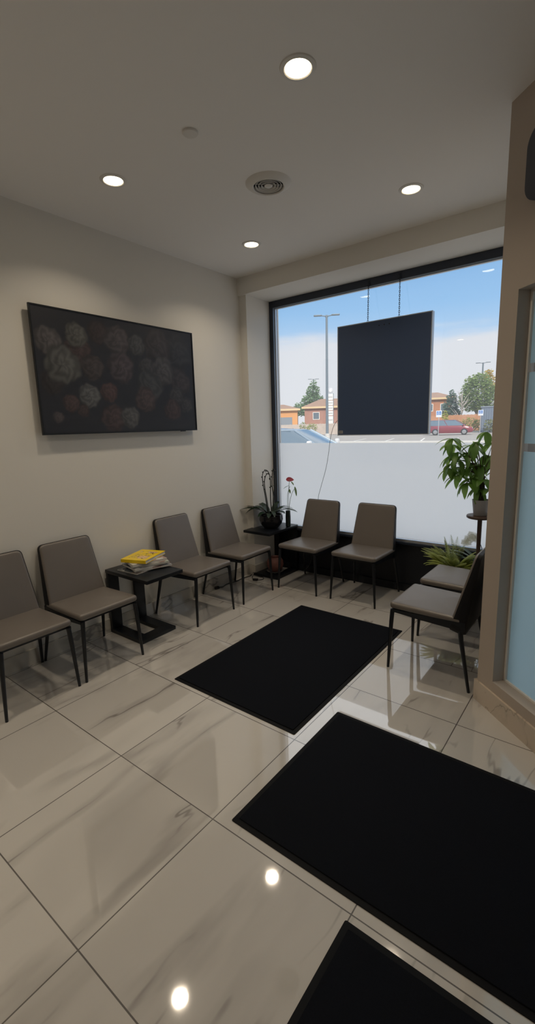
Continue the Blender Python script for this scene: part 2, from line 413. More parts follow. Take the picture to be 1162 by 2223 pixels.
nz = N.new('ShaderNodeTexNoise'); nz.inputs['Scale'].default_value = 26; nz.inputs['Detail'].default_value = 1.5; nz.inputs['Distortion'].default_value = 1.2
mp = N.new('ShaderNodeMapping'); mp.inputs['Location'].default_value = (.31,.17,.0); L.new(tc.outputs['Object'], mp.inputs[0]); L.new(mp.outputs[0], nz.inputs['Vector'])
rd = N.new('ShaderNodeMapRange'); rd.inputs[1].default_value = .018; rd.inputs[2].default_value = .034; rd.inputs[3].default_value = 1; rd.inputs[4].default_value = 0
L.new(math_node(N,L,'ABSOLUTE',math_node(N,L,'SUBTRACT',nz.outputs['Fac'],.5)), rd.inputs[0])
sp = N.new('ShaderNodeSeparateXYZ'); L.new(tc.outputs['Object'], sp.inputs[0])
msk = math_node(N,L,'MULTIPLY', math_node(N,L,'LESS_THAN', math_node(N,L,'ABSOLUTE',sp.outputs[0]), .072), math_node(N,L,'LESS_THAN', math_node(N,L,'ABSOLUTE',sp.outputs[1]), .095))
n2 = N.new('ShaderNodeTexNoise'); n2.inputs['Scale'].default_value = 9; L.new(tc.outputs['Object'], n2.inputs['Vector'])
pk = math_node(N,L,'MULTIPLY', math_node(N,L,'GREATER_THAN', n2.outputs['Fac'], .55), msk)
m1 = N.new('ShaderNodeMix'); m1.data_type = 'RGBA'; m1.inputs[6].default_value = (.86,.60,.015,1); m1.inputs[7].default_value = (.80,.52,.28,1); L.new(pk, m1.inputs[0])
m2 = N.new('ShaderNodeMix'); m2.data_type = 'RGBA'; L.new(math_node(N,L,'MULTIPLY',rd.outputs[0],msk), m2.inputs[0]); L.new(m1.outputs[2], m2.inputs[6]); m2.inputs[7].default_value = (.06,.035,.03,1)
L.new(m2.outputs[2], p.inputs['Base Color'])
bk = thing('book', 'thick bright yellow book with scribbled drawings, on top of the magazine pile', 'book', (-.432,.985,z+.001), math.radians(20))
c = MB(); c.box(-.105,.105,-.140,.140,.022,.024); c.box(-.105,.105,-.140,.140,0,.0015); c.box(-.105,.105,-.140,-.138,.0015,.022); c.build('cover', YEL, bk, smooth=False)
MB().box(-.102,.102,-.137,.137,.0017,.0218).build('pages', PAGES, bk, smooth=False)

# ------------------------------------------------------------------ television showing a flower painting
tv = thing('wall_mounted_television', 'wide television with dim flower picture on the white wall', 'television', (WX,1.0925,1.918), 0)
hw, hh = .682, .404
MB().box(.001,.018,-.30,.30,-.2,.2).build('wall_bracket', BLK, tv, smooth=False)
MB().box(.016,.044,-hw+.02,hw-.02,-hh+.02,hh-.02).build('back_housing', BLK, tv, bevel=.004)
b = MB(); bz = .0085
for (y0,y1,z0,z1) in ((-hw,hw,hh-bz,hh),(-hw,hw,-hh,-hh+bz+.003),(-hw,-hw+bz,-hh+bz+.003,hh-bz),(hw-bz,hw,-hh+bz+.003,hh-bz)): b.box(.036,.054,y0,y1,z0,z1)
b.build('bezel', BLK, tv, smooth=False)
MB().box(.038,.05,.50,.55,-hh-.006,-hh).build('sensor_bump', BLK, tv, smooth=False)
NU, NV = 260, 154
gu, gv = np.meshgrid(np.linspace(0,1,NU), np.linspace(0,1,NV))   # u along +Y (picture's left to right), v upward
asp = hw/hh
img = np.zeros((NV,NU,3)); img[:] = (.0045,.0045,.0055)
FL = [(450,270,55,(.5,.3,.28),.35),(230,530,60,(.4,.28,.26),.3),(880,380,85,(.42,.40,.42),.3),(760,340,78,(.55,.42,.42),.35),(640,335,50,(.6,.58,.55),.45),(540,310,70,(.62,.47,.45),.5),
 (350,370,72,(.55,.28,.24),.45),(230,315,66,(.72,.58,.50),.6),(350,285,58,(.75,.68,.52),.6),(890,530,62,(.48,.36,.36),.4),(780,470,70,(.62,.55,.52),.5),(690,450,48,(.55,.5,.48),.4),(550,450,74,(.58,.40,.42),.5),(410,450,62,(.52,.36,.32),.45),
 (700,550,78,(.50,.50,.48),.42),(280,440,92,(.72,.66,.52),.62),(670,620,62,(.58,.34,.30),.5),(860,600,44,(.5,.46,.46),.4),(480,580,48,(.62,.28,.24),.55),(300,640,44,(.6,.30,.26),.5),(385,600,58,(.80,.76,.66),.62),
 (920,650,38,(.48,.45,.45),.38),(830,675,52,(.55,.30,.28),.45),(350,680,32,(.55,.30,.26),.4),(490,720,68,(.52,.27,.24),.5),(580,715,54,(.72,.66,.58),.55),(240,715,28,(.66,.48,.44),.5)]
for k,(fx,fy,fr_,fc,br) in enumerate(FL):
    yt = 135+(fx-150)*.182; yb = 800-(fx-210)*.03
    cu = (fx-175)/805; cv = 1-(fy-yt)/(yb-yt); R = fr_/(yb-yt)*1.18
    dx = (gu-cu)*asp; dy = gv-cv; r = np.hypot(dx,dy)*2/2; th = np.arctan2(dy,dx)
    edge = R*(1+.05*np.sin(3*th+k)+.04*np.sin(7*th+2*k)+.02*np.sin(13*th+k*3))
    q = r/edge
    pet = .5+.5*np.sin(q*13+2.4*np.sin(2*th+k*1.7+q*2)+1.3*np.sin(5*th-k*2+q*4)+.5*np.sin(11*th+q*9))
    lum = br*(.48+.42*pet**1.2+.12*np.sin(th+1.1))*(1-.45*q**3)
    cc = (np.array(fc)*.72+np.array((.50,.43,.38))*.28)[None,None,:]*lum[:,:,None]*.095
    a = np.clip((1-q)/.16,0,1)[:,:,None]
    img = img*(1-a)+cc*a
vs = [(.0485,-hw+bz+u*(2*hw-2*bz),-hh+bz+.003+v*(2*hh-2*bz-.003)) for v in np.linspace(0,1,NV) for u in np.linspace(0,1,NU)]
fs = [(j*NU+i,j*NU+i+1,(j+1)*NU+i+1,(j+1)*NU+i) for j in range(NV-1) for i in range(NU-1)]
me = bpy.data.meshes.new('screen'); me.from_pydata(vs,[],fs)
ca = me.color_attributes.new('picture','FLOAT_COLOR','POINT')
ca.data.foreach_set('color', np.concatenate([img.reshape(-1,3), np.ones((NU*NV,1))],1).astype(np.float32).ravel())
SCR = mat('television_screen', (.007,.007,.008), .45, spec=.4)
N = SCR.node_tree.nodes; L = SCR.node_tree.links; at = N.new('ShaderNodeVertexColor'); at.layer_name = 'picture'
L.new(at.outputs[0], N['Principled BSDF'].inputs['Emission Color']); N['Principled BSDF'].inputs['Emission Strength'].default_value = 1.0
me.materials.append(SCR); so = bpy.data.objects.new('screen', me); COL.objects.link(so); so.parent = tv
so['label'] = 'dim picture of peonies'

# ------------------------------------------------------------------ hanging panel in the window
hp = thing('hanging_sign', 'black square sign panel hanging on two chains in the window', 'sign', (.690,2.74,1.426), 0)
PANEL = mat('panel_hazed_back', (.045,.074,.150), .5, spec=.4)  # black panel; the bluish haze over it is put into the base colour
PW, PH = .420, .953
MB().box(-PW+.006,PW-.006,-.018,-.012,.006,PH-.006).build('back_panel', PANEL, hp, smooth=False)
sb = MB()
sb.box(-PW,-PW+.007,-.020,.025,0,PH); sb.box(PW-.007,PW,-.020,.025,0,PH); sb.box(-PW+.007,PW-.007,-.020,.025,0,.007); sb.box(-PW+.007,PW-.007,-.020,.025,PH-.007,PH); sb.box(-PW+.007,PW-.007,.018,.022,.007,PH-.007)
sb.build('housing', mat('silver_housing', (.48,.53,.60), .4, metal=.3), hp, smooth=False)
lb = MB().box(-PW+.012,-PW+.055,-.0192,-.018,.018,.045).build('rating_label', mat('grey_sticker', (.30,.30,.31), .5), hp, smooth=False); lb['label'] = 'small grey sticker'
ll = MB()
for i in range(3): ll.box(-PW+.017,-PW+.049-.006*(i%2),-.0196,-.0192,.024+i*.006,.0262+i*.006)
ll.build('label_print', mat('sticker_print', (.12,.12,.13), .6), lb, smooth=False)
for i in range(3): MB().lathe([(.005,0),(.005,.0015)],12,Matrix.Translation((-.025+i*.045,-.018,PH-.045)) @ Matrix.Rotation(PI/2,4,'X')).build('screw_hole', DARKHOLE, hp)
def chain(x, xt, yb, yt, z0, z1):
    m = MB(); n = int((z1-z0)/.0165)
    for i in range(n):
        f = (i+.5)/n; c = Vector((x+(xt-x)*f, yb+(yt-yb)*f, z0+(z1-z0)*f))
        R = Matrix.Translation(c) @ Matrix.Rotation(PI/2*(i%2)+.3,4,'Z')
        pts = [Vector((.0048*math.cos(a),0,.0115*math.sin(a))) for a in [2*PI*k/12 for k in range(13)]]
        m.tube(pts, .0017, 5, R)
    m.tube([(xt,yt,z1-.006),(xt,yt+.004,z1+.008),(xt,yt+.02,z1+.010)], .003, 6)
    return m
for (x,xt) in ((-.137,-.168),(.140,.112)):
    chain(x, xt, 0, .072, PH, 1.300).build('chain', BLKM, hp)
CORDM = mat('grey_cord', (.10,.10,.11), .5)
cd = MB(); pth = smooth_path([(.265,2.745,1.560),(.235,2.765,1.555),(.190,2.780,1.50),(.160,2.782,1.40),(.135,2.785,1.25),(.095,2.800,1.10),(.030,2.814,.92),(-.005,2.818,.80),(-.02,2.820,.60),(-.06,2.828,.35),(-.12,2.831,.10),(-.20,2.815,.005)])
cd.tube(pth, .0022, 6); tag(cd.build('electric_cable', CORDM), 'thin cord running down from the hanging sign panel', 'cord')

# ------------------------------------------------------------------ ceiling fittings
LIGHTCOL = (1.0,.85,.645)
LP = 3.8
def downlight(x, y, label, group='round ceiling downlights'):
    d = thing('ceiling_downlight', label, 'light', (x,y,ZC), 0, group)
    MB().lathe([(.052,0),(.052,-.004),(.056,-.007),(.070,-.004),(.073,0)], 36, cap=False).build('trim_ring', WHITE, d)
    MB().lathe([(.0515,-.0005),(.0515,-.004)], 36).build('lens', LENS, d)
    ld = bpy.data.lights.new('downlight_lamp','AREA'); ld.shape = 'DISK'; ld.size = .10; ld.energy = LP; ld.color = LIGHTCOL; ld.spread = math.radians(128)
    lo = bpy.data.objects.new('downlight_lamp', ld); COL.objects.link(lo); lo.parent = d; lo.location = (0,0,-.009)
    return d
downlight(1.238,.667,'lit round downlight in the ceiling, the largest and nearest one')
downlight(-.010,.678,'lit round downlight in the ceiling above the television')
downlight(1.231,1.895,'lit round downlight in the ceiling near the window and partition')
downlight(-.018,1.898,'lit round downlight in the ceiling closest to the corner of the room')
for (x,y) in ((-.01,-.55),(-.01,-1.78),(1.235,-2.3),(2.6,-2.3)):  # unseen lamps; those off the ceiling grid are added for their light
    downlight(x,y,'unseen round downlight in the ceiling, lighting the room from farther back','unseen downlights behind the viewpoint')
v = thing('ceiling_vent', 'round white ceiling vent with concentric rings', 'vent', (.622,1.279,ZC), 0)
MB().lathe([(.088,0),(.087,-.018),(.092,-.022),(.112,-.016),(.126,-.007),(.133,-.001),(.133,0)], 48, cap=False).build('flange', WHITE, v)
MB().lathe([(.089,-.0006),(.089,-.0012)], 40).build('duct_opening', DARKHOLE, v)
for r in (.074,.057,.040):
    MB().lathe([(r-.003,-.006),(r,-.015),(r+.0025,-.015),(r-.0005,-.006)], 40, cap=False).build('ring', WHITE, v)
MB().lathe([(.019,-.001),(.024,-.014),(.016,-.019),(.004,-.021)], 28).build('hub', WHITE, v)
s_ = MB()
for k in range(4): s_.box(0,.088,-.0015,.0015,-.008,-.002,Matrix.Rotation(PI/4+PI/2*k,4,'Z'))
s_.build('spokes', WHITE, v)
cp = MB().lathe([(.037,0),(.037,-.006),(.034,-.009),(.010,-.010)], 36)
tag(cp.build('ceiling_cover_plate', WHITE, None, loc=(.625,.668,ZC)), 'small round white cover plate on the ceiling', 'cover plate')

# dark rounded sign on the partition
sg = MB(); ol = roundrect(.142,.62,2.425,2.715,.075,8)
Mw = MD @ Matrix(((1,0,0,0),(0,0,-1,0),(0,1,0,0),(0,0,0,1)))
sg.pad(ol, 0, .022, .004, Mw, seg=2)
tag(sg.build('wall_sign', mat('dark_grey_acrylic', (.085,.088,.105), .75, spec=.2)), 'dark grey rounded sign high on the partition wall', 'sign')

# ------------------------------------------------------------------ plants
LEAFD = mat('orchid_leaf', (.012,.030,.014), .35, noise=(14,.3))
LEAFM = mat('money_tree_leaf', (.085,.19,.035), .4, noise=(9,.35))
LEAFF = mat('fern_leaf', (.34,.40,.11), .5, noise=(12,.3))
STEMD = mat('dark_stem', (.014,.018,.012), .5)
def glow_through(m, col, f):
    N = m.node_tree.nodes; L = m.node_tree.links; t = N.new('ShaderNodeBsdfTranslucent'); t.inputs[0].default_value = (*col,1)
    x = N.new('ShaderNodeMixShader'); x.inputs[0].default_value = f; L.new(N['Principled BSDF'].outputs[0], x.inputs[1]); L.new(t.outputs[0], x.inputs[2]); L.new(x.outputs[0], N['Material Output'].inputs[0])
glow_through(LEAFM, (.34,.50,.12), .4); glow_through(LEAFF, (.62,.66,.22), .45)
SOIL = mat('bark_soil', (.035,.022,.016), .9, noise=(60,.5), bump=(80,.8))
def leaf(mb, base, d, length, width, droop=.5, fold=.12, n=8, roll=0, upv=(0,0,1), tip=1.0):
    """strap or pointed leaf bending down along its length"""
    d = Vector(d).normalized(); up = Vector(upv); side = d.cross(up)
    side = side.normalized() if side.length > 1e-4 else Vector((1,0,0))
    nrm = side.cross(d).normalized()
    if roll: side = Matrix.Rotation(roll,3,d) @ side; nrm = Matrix.Rotation(roll,3,d) @ nrm
    p = Vector(base); rows = []; ang = 0
    for i in range(n+1):
        f = i/n; w = width*.5*(math.sin(PI*min(1,(f**.8)*.94+.04))**.75 if tip else 1)
        if i == n: w = width*.02
        rows.append((p - side*w + nrm*w*fold*2, p.copy(), p + side*w + nrm*w*fold*2))
        ax = side; dd = Matrix.Rotation(-droop*f, 3, ax) @ d
        p = p + dd*(length/n)
    b = [q for r in rows for q in r]; fs = []
    for i in range(n):
        for j in range(2): fs.append((i*3+j,i*3+j+1,(i+1)*3+j+1,(i+1)*3+j))
    mb.add(b, fs)

# orchid on the corner table
OX, OY, OZ = -.415,2.565,.5055
orc = thing('potted_orchid', 'dark potted orchid with bare arching stems on the corner table', 'plant', (OX,OY,OZ), 0)
GLZ = mat('black_glazed_pot', (.008,.009,.014), .12, spec=.6)
MB().lathe([(.060,0),(.075,.004),(.108,.045),(.122,.090),(.118,.135),(.110,.142),(.104,.135),(.104,.120)], 40).build('pot', GLZ, orc)
MB().lathe([(.104,.118),(.06,.130),(.01,.134)], 24).build('soil', SOIL, orc)
lv = MB()
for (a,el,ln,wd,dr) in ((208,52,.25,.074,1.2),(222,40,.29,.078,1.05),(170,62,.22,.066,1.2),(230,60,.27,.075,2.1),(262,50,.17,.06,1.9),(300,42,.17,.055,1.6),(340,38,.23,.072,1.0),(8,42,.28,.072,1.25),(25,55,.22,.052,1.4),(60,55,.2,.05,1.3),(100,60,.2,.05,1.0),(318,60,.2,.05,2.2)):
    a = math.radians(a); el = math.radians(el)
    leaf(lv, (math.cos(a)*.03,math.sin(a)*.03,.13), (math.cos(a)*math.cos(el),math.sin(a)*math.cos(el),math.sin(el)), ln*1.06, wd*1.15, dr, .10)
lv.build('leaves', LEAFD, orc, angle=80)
for P in ([(-.03,-.01,.13),(-.055,-.01,.30),(-.085,-.01,.46),(-.082,-.015,.545),(-.045,-.02,.590),(-.015,-.02,.575)],
          [(-.01,-.02,.13),(-.03,-.02,.28),(-.055,-.02,.42),(-.052,-.02,.50),(-.025,-.02,.55),(.005,-.02,.555),(.02,-.02,.50)],
          [(.01,0,.13),(.0,0,.30),(.005,0,.44),(.0,.0,.53),(-.03,0,.585),(-.06,.0,.57)],
          [(.02,.01,.13),(.03,.01,.32),(.015,.01,.45),(.025,.01,.56),(.04,.01,.60),(.06,.01,.585)],
          [(.03,.0,.13),(.02,.02,.30),(.045,.02,.46),(.04,.02,.54)]):
    m = MB(); pp = smooth_path(P,5); m.tube(pp, [.0052-.002*i/len(pp) for i in range(len(pp))], 6)
    for i in range(9, len(pp)-1, 4):
        c = pp[i]; m.lathe([(.001,-.008),(.0065,-.003),(.0065,.004),(.001,.009)], 8, Matrix.Translation(c+Vector((.007*(-1)**i,0,0))) @ Matrix.Rotation(.9*(-1)**i,4,'Y'))
    m.build('flower_stem', STEMD, orc)

# anthurium in a dark vase behind it
an = thing('anthurium_vase', 'single red anthurium flower in a slim dark vase behind the orchid', 'plant', (-.300,2.705,.5055), 0)
MB().lathe([(.022,0),(.026,.003),(.027,.10),(.024,.165),(.021,.165),(.022,.02)], 24).build('vase', mat('dark_green_glass', (.012,.022,.018), .1, spec=.6), an)
m = MB()
for P in ([(0,0,.02),(.01,0,.2),(.02,-.01,.36),(.04,-.02,.485)],[(0,0,.02),(-.004,0,.2),(0,0,.33),(.035,-.01,.42)],[(.005,0,.02),(.02,0,.22),(.05,0,.34),(.095,-.01,.40)]): m.tube(smooth_path(P,4), .0022, 6)
m.build('stems', mat('pale_stem', (.20,.24,.16), .5), an)
m = MB(); leaf(m, (-.005,-.015,.485), (.79,.61,.05), .080, .070, .25, .06, upv=(.35,-.45,.82)); m.build('red_flower', mat('anthurium_red', (.28,.010,.018), .3), an, angle=80)['label'] = 'red flower'
m = MB(); leaf(m, (.035,-.01,.43), (-.9,-.1,-.35), .085, .032, .3, .1); leaf(m, (.095,-.01,.42), (.35,-.1,-1), .10, .026, .2, .1); leaf(m, (.02,0,.39), (.4,-.2,-.8), .05, .02, .2, .1); leaf(m, (.06,-.02,.47), (.7,-.1,-.6), .05, .022, .2, .1)
m.build('leaves', mat('light_leaf', (.10,.16,.04), .4), an, angle=80)

# clay pot on the table's foot
rp = thing('clay_pot', 'round reddish clay pot on the foot of the corner table', 'pot', (-.405,2.600,.0285), 0)
CLAY = mat('clay', (.17,.068,.055), .6, noise=(18,.3))
MB().lathe([(.055,0),(.085,.008),(.092,.016),(.088,.016),(.06,.008)], 32).build('saucer', mat('grey_saucer', (.16,.15,.15), .5), rp)
MB().lathe([(.050,.009),(.072,.03),(.088,.075),(.084,.12),(.062,.155),(.052,.160),(.046,.150),(.05,.12)], 36).build('body', CLAY, rp)

# plant stand with the money tree
WOOD = mat('dark_wood', (.055,.030,.022), .4, noise=(22,.3))
SX, SY = 1.560,2.615
st = thing('plant_stand', 'round topped dark wooden plant stand under the money tree', 'plant stand', (SX,SY,0), 0)
MB().lathe([(.010,.792),(.088,.792),(.096,.797),(.098,.806),(.094,.815),(.01,.815)], 40).build('top', WOOD, st)
MB().lathe([(.017,.06),(.021,.20),(.015,.28),(.022,.42),(.015,.52),(.017,.792)], 20).build('post', WOOD, st)
for k in range(3):
    a = 2*PI*k/3+.5; MB().tube(smooth_path([(.012*math.cos(a),.012*math.sin(a),.13),(.06*math.cos(a),.06*math.sin(a),.075),(.13*math.cos(a),.13*math.sin(a),.012),(.145*math.cos(a),.145*math.sin(a),.010)],4), .010, 8).build('foot', WOOD, st)
mt = thing('money_tree', 'leafy money tree in a grey pot on the wooden stand', 'plant', (SX,SY,.8155), 0)
MB().lathe([(.046,0),(.049,.004),(.062,.112),(.063,.120),(.058,.120),(.056,.105)], 36).build('pot', mat('grey_ceramic', (.30,.295,.31), .45), mt)
MB().lathe([(.0565,.104),(.03,.109),(.004,.110)], 20).build('soil', SOIL, mt)
tk = MB(); BARK = mat('bark', (.06,.040,.028), .8, noise=(40,.3))
for ph in (0,2.1,4.2):
    tk.tube([(.011*math.cos(ph+f*4.2),.011*math.sin(ph+f*4.2),.10+f*.20) for f in [i/14 for i in range(15)]], .0105, 8)
CL = [(1048,942),(975,968),(990,985),(978,1010),(1002,1022),(1030,962),(1018,1008),(984,955),(972,992),(1020,970),(1060,965),(995,1002),(1045,990),(1038,1012),(985,1020),(1048,1040),(1025,1040),(990,1036),(1055,1062),(1035,1058),(1012,1050),(966,1022),(1070,985),(1010,985),(1030,1030),(1078,1020)]
fol = MB()
for k,(px,py) in enumerate(CL):
    x = (px-1042)*.0035; zz = 1.472-(py-930)*.00354-.8155; y = rnd.uniform(-.10,.08)
    c = Vector((x,y,zz))
    s0 = Vector((rnd.uniform(-.012,.012),rnd.uniform(-.012,.012),.28 if zz > .28 else max(.2, zz)))
    mid = (s0+c)/2+Vector((0,0,.05)); top = c+Vector((0,0,.012))
    tk.tube(smooth_path([s0,mid,top],5), [.0035]*6+[.0022]*5, 5)
    n = rnd.choice((5,6,6,7)); a0 = rnd.uniform(0,2*PI); dr = .9
    for i in range(n):
        a = a0+2*PI*i/n; el = rnd.uniform(-.95,.05)
        leaf(fol, top, (math.cos(a)*math.cos(el),math.sin(a)*math.cos(el)*.9,math.sin(el)), rnd.uniform(.10,.15), rnd.uniform(.040,.054), dr*rnd.uniform(.6,1.2), .12, 6)
tk.build('trunk', BARK, mt); fol.build('foliage', LEAFM, mt, angle=80)

# fern in a dark planter
fe = thing('potted_fern', 'yellow green fern in a dark planter below the window', 'plant', (1.375,2.660,0), 0)
MB().lathe([(.06,0),(.068,.005),(.088,.34),(.090,.352),(.082,.352),(.080,.33)], 32).build('pot', BLKM, fe)
MB().lathe([(.080,.326),(.04,.335),(.004,.336)], 20).build('soil', SOIL, fe)
fr_ = MB()
for k in range(42):
    a = rnd.uniform(0,2*PI); el = rnd.uniform(.45,1.35) if k > 3 else 1.42; ln = rnd.uniform(.20,.31)
    d = Vector((math.cos(a)*math.cos(el),math.sin(a)*math.cos(el)*.38,math.sin(el))); side = d.cross(Vector((0,0,1))).normalized()
    p = Vector((math.cos(a)*.03,math.sin(a)*.02,.335)); spine = []; nn = 22; droop = rnd.uniform(.5,1.3) if k > 3 else .15
    for i in range(nn+1):
        f = i/nn; dd = Matrix.Rotation(-droop*f,3,side) @ d; spine.append(p.copy()); p = p+dd*(ln/nn)
        if i > 2:
            w = .036*math.sin(PI*min(1,f*.9+.1))+.005
            for s in (-1,1): leaf(fr_, spine[-1], (side*s+dd*.35), w, .0135, .35, .05, 3)
    fr_.tube(spine, .0012, 4)
fr_.build('fronds', LEAFF, fe, angle=80)

# white flowering plant, mostly behind the partition edge
wf = thing('white_flower_plant', 'white flowering plant with long strap leaves behind the fern', 'plant', (1.610,2.745,0), 0)
MB().lathe([(.05,0),(.056,.004),(.072,.24),(.074,.25),(.067,.25),(.066,.235)], 28).build('pot', mat('brown_pot', (.05,.035,.03), .5), wf)
MB().lathe([(.066,.232),(.03,.24),(.004,.241)], 20).build('soil', SOIL, wf)
m = MB()
for (a,el,ln,wd,dr) in ((150,75,.50,.042,1.7),(200,70,.46,.04,1.5),(95,72,.4,.04,1.0),(250,68,.40,.04,1.3),(330,72,.42,.04,1.4),(180,80,.5,.036,2.0)):
    a = math.radians(a); el = math.radians(el); leaf(m, (math.cos(a)*.02,math.sin(a)*.012,.24), (math.cos(a)*math.cos(el),math.sin(a)*math.cos(el)*.6,math.sin(el)), ln, wd, dr, .1)
m.build('leaves', mat('grey_green_leaf', (.06,.10,.06), .35), wf, angle=80)
m = MB(); m.tube(smooth_path([(-.01,0,.24),(-.03,-.01,.45),(-.08,-.02,.60),(-.13,-.03,.63),(-.17,-.035,.57)],6), .0028, 6); m.build('stem', STEMD, wf)
m = MB()
for (x,y,zz) in ((-.10,-.03,.625),(-.13,-.035,.635),(-.155,-.035,.60),(-.175,-.04,.565),(-.12,-.045,.60),(-.085,-.03,.60),(-.145,-.045,.57)):
    a0 = rnd.uniform(0,6)
    for i in range(5):
        a = a0+2*PI*i/5; leaf(m, (x,y,zz), (math.cos(a),-.35,math.sin(a)), .032, .028, .5, .05, 4, upv=(0,-1,0))
PET = mat('white_petal', (.78,.78,.72), .5); glow_through(PET, (.96,.96,.90), .65)
m.build('blossoms', PET, wf, angle=80)

# ------------------------------------------------------------------ cords on the floor
CB = mat('black_cable', (.01,.01,.012), .4); CW = mat('white_cable', (.5,.48,.45), .45)
ac = thing('power_adapter_cable', 'black power cable with plug running along the wall base', 'cable', (0,0,0))
MB().tube(smooth_path([(-.600,2.47,.006),(-.580,2.40,.005),(-.596,2.28,.005),(-.590,2.20,.005),(-.612,2.08,.005),(-.595,1.99,.005),(-.612,1.945,.012)],6), .0042, 7).build('cable', CB, ac)
MB().box(-.022,.022,-.013,.013,0,.024,Matrix.Translation((-.606,1.925,.001)) @ Matrix.Rotation(1.3,4,'Z')).build('plug', CB, ac, bevel=.004)
al = thing('looped_adapter_cable', 'looped black cable with small adapter beside the corner table foot', 'cable', (0,0,0))
MB().tube(smooth_path([(-.575,2.435,.006),(-.53,2.37,.005),(-.47,2.32,.005),(-.42,2.335,.008),(-.40,2.385,.005),(-.44,2.432,.005),(-.50,2.43,.007),(-.55,2.425,.012)],6), .0036, 7).build('cable', CB, al)
MB().box(-.026,.026,-.014,.014,0,.02,Matrix.Translation((-.45,2.322,.001)) @ Matrix.Rotation(.25,4,'Z')).build('adapter', CB, al, bevel=.004)
wc = MB(); wc.tube(smooth_path([(-.540,2.452,.035),(-.548,2.43,.045),(-.552,2.405,.02),(-.535,2.34,.004),(-.47,2.275,.004),(-.39,2.29,.004),(-.36,2.36,.004)],6), .0028, 7)
tag(wc.build('white_cable', CW), 'thin white cable loop on the floor beside the corner table', 'cable')

# ------------------------------------------------------------------ outside: car park
ASPH = mat('asphalt', (.33,.31,.29), .9, noise=(.8,.12)); CONC = mat('concrete_kerb', (.62,.60,.56), .85, noise=(2,.08))
g = MB().box(-140,90,3.0,260,-.3,-.02); tag(g.build('car_park', ASPH, smooth=False), kind='structure')
g = MB().box(-60,40,3.02,4.6,-.02,.0); tag(g.build('pavement_strip', CONC, smooth=False), kind='structure')
g = MB(); g.box(-60,30,33.5,34.6,-.02,.10); tag(g.build('kerb_island', CONC, smooth=False), kind='structure')
g = MB(); g.box(-70,30,66.0,67.0,-.02,.14); tag(g.build('kerb_far', CONC, smooth=False), kind='structure')
g = MB(); g.box(-80,30,67.0,100,-.02,.12); tag(g.build('lawn_strip', mat('dry_lawn', (.30,.28,.13), .95, noise=(.6,.3)), smooth=False), kind='structure')
PAINT = mat('road_paint', (.75,.75,.72), .8)
for k in range(5):
    x = -17+3.1*k; g = MB(); g.add([(x,36,-.018),(x+.14,36,-.018),(x-2.2,44,-.018),(x-2.34,44,-.018)], [(0,1,2,3)]); tag(g.build('parking_line', PAINT, smooth=False), kind='structure')

def light_pole(x, y, h, r, armd, label):
    t = thing('lamp_post', label, 'lamp post', (x,y,-.02), 0, 'car park lamp posts')
    MB().lathe([(r*1.7,0),(r*1.7,.6),(r*1.2,.62)], 16).build('footing', CONC, t)
    MB().lathe([(r,.6),(r*.7,h)], 14).build('pole', POLE, t)
    d = Vector((math.cos(armd),math.sin(armd),0))
    MB().tube([d*-.15+Vector((0,0,h-.1)), d*.15+Vector((0,0,h-.1))], .10, 8).build('bracket', POLE, t)
    for s in (-1,1):
        a = MB().tube([d*.1*s+Vector((0,0,h-.1)), d*.55*s+Vector((0,0,h-.02))], .055, 8).build('arm', POLE, t)
        M = Matrix.Rotation(armd+(PI if s < 0 else 0),4,'Z')
        MB().pad(roundrect(.5,1.35,-.17,.17,.08,3), h-.06, h+.06, .03, M, seg=2).build('lamp_head', POLE, t)
    return t
POLE = mat('grey_painted_steel', (.16,.20,.23), .5, metal=.2)
light_pole(-23.4,43.0,12.8,.155,math.radians(30.5),'tall grey lamp post standing nearest, beside the hanging panel')
light_pole(-60.0,99.0,12.8,.20,math.radians(32),'distant lamp post in front of the tree over the orange house')
light_pole(-21.2,100.2,12.8,.20,math.radians(14),'distant lamp post rising behind the big green tree')

def small_sign(x, y, zc, label):
    t = thing('parking_sign', label, 'sign', (x,y,-.02), math.radians(14), 'parking bay signs')
    MB().tube([(0,0,0),(0,0,zc+.3)], .035, 8).build('post', BEAD, t)
    pl = MB().box(-.27,.27,-.05,-.035,zc-.32,zc+.32).build('plate', mat('sign_white', (.75,.78,.82), .5), t, bevel=.01)
    MB().box(-.22,.22,-.056,-.05,zc-.10,zc+.27).build('blue_square', mat('sign_blue', (.12,.25,.55), .5), pl, smooth=False)
    m = MB(); m.lathe([(.03,0),(.03,.003)],12,Matrix.Translation((-.02,-.056,zc+.22)) @ Matrix.Rotation(PI/2,4,'X'))
    m.tube([(-.02,-.058,zc+.18),(-.02,-.058,zc+.08),(.07,-.058,zc+.08),(.11,-.058,zc-.02)], .014, 6)
    m.tube([(.09*math.cos(a)-.01,-.058,zc+.03+.09*math.sin(a)) for a in [math.radians(100+17*i) for i in range(13)]], .012, 6)
    m.build('wheelchair_symbol', mat('symbol_white', (.85,.85,.85), .5), pl)
    return t
small_sign(-12.6,46.6,2.30,'blue and white parking sign in front of the red van')
small_sign(-11.2,57.4,2.42,'blue and white parking sign in front of the grey shed')

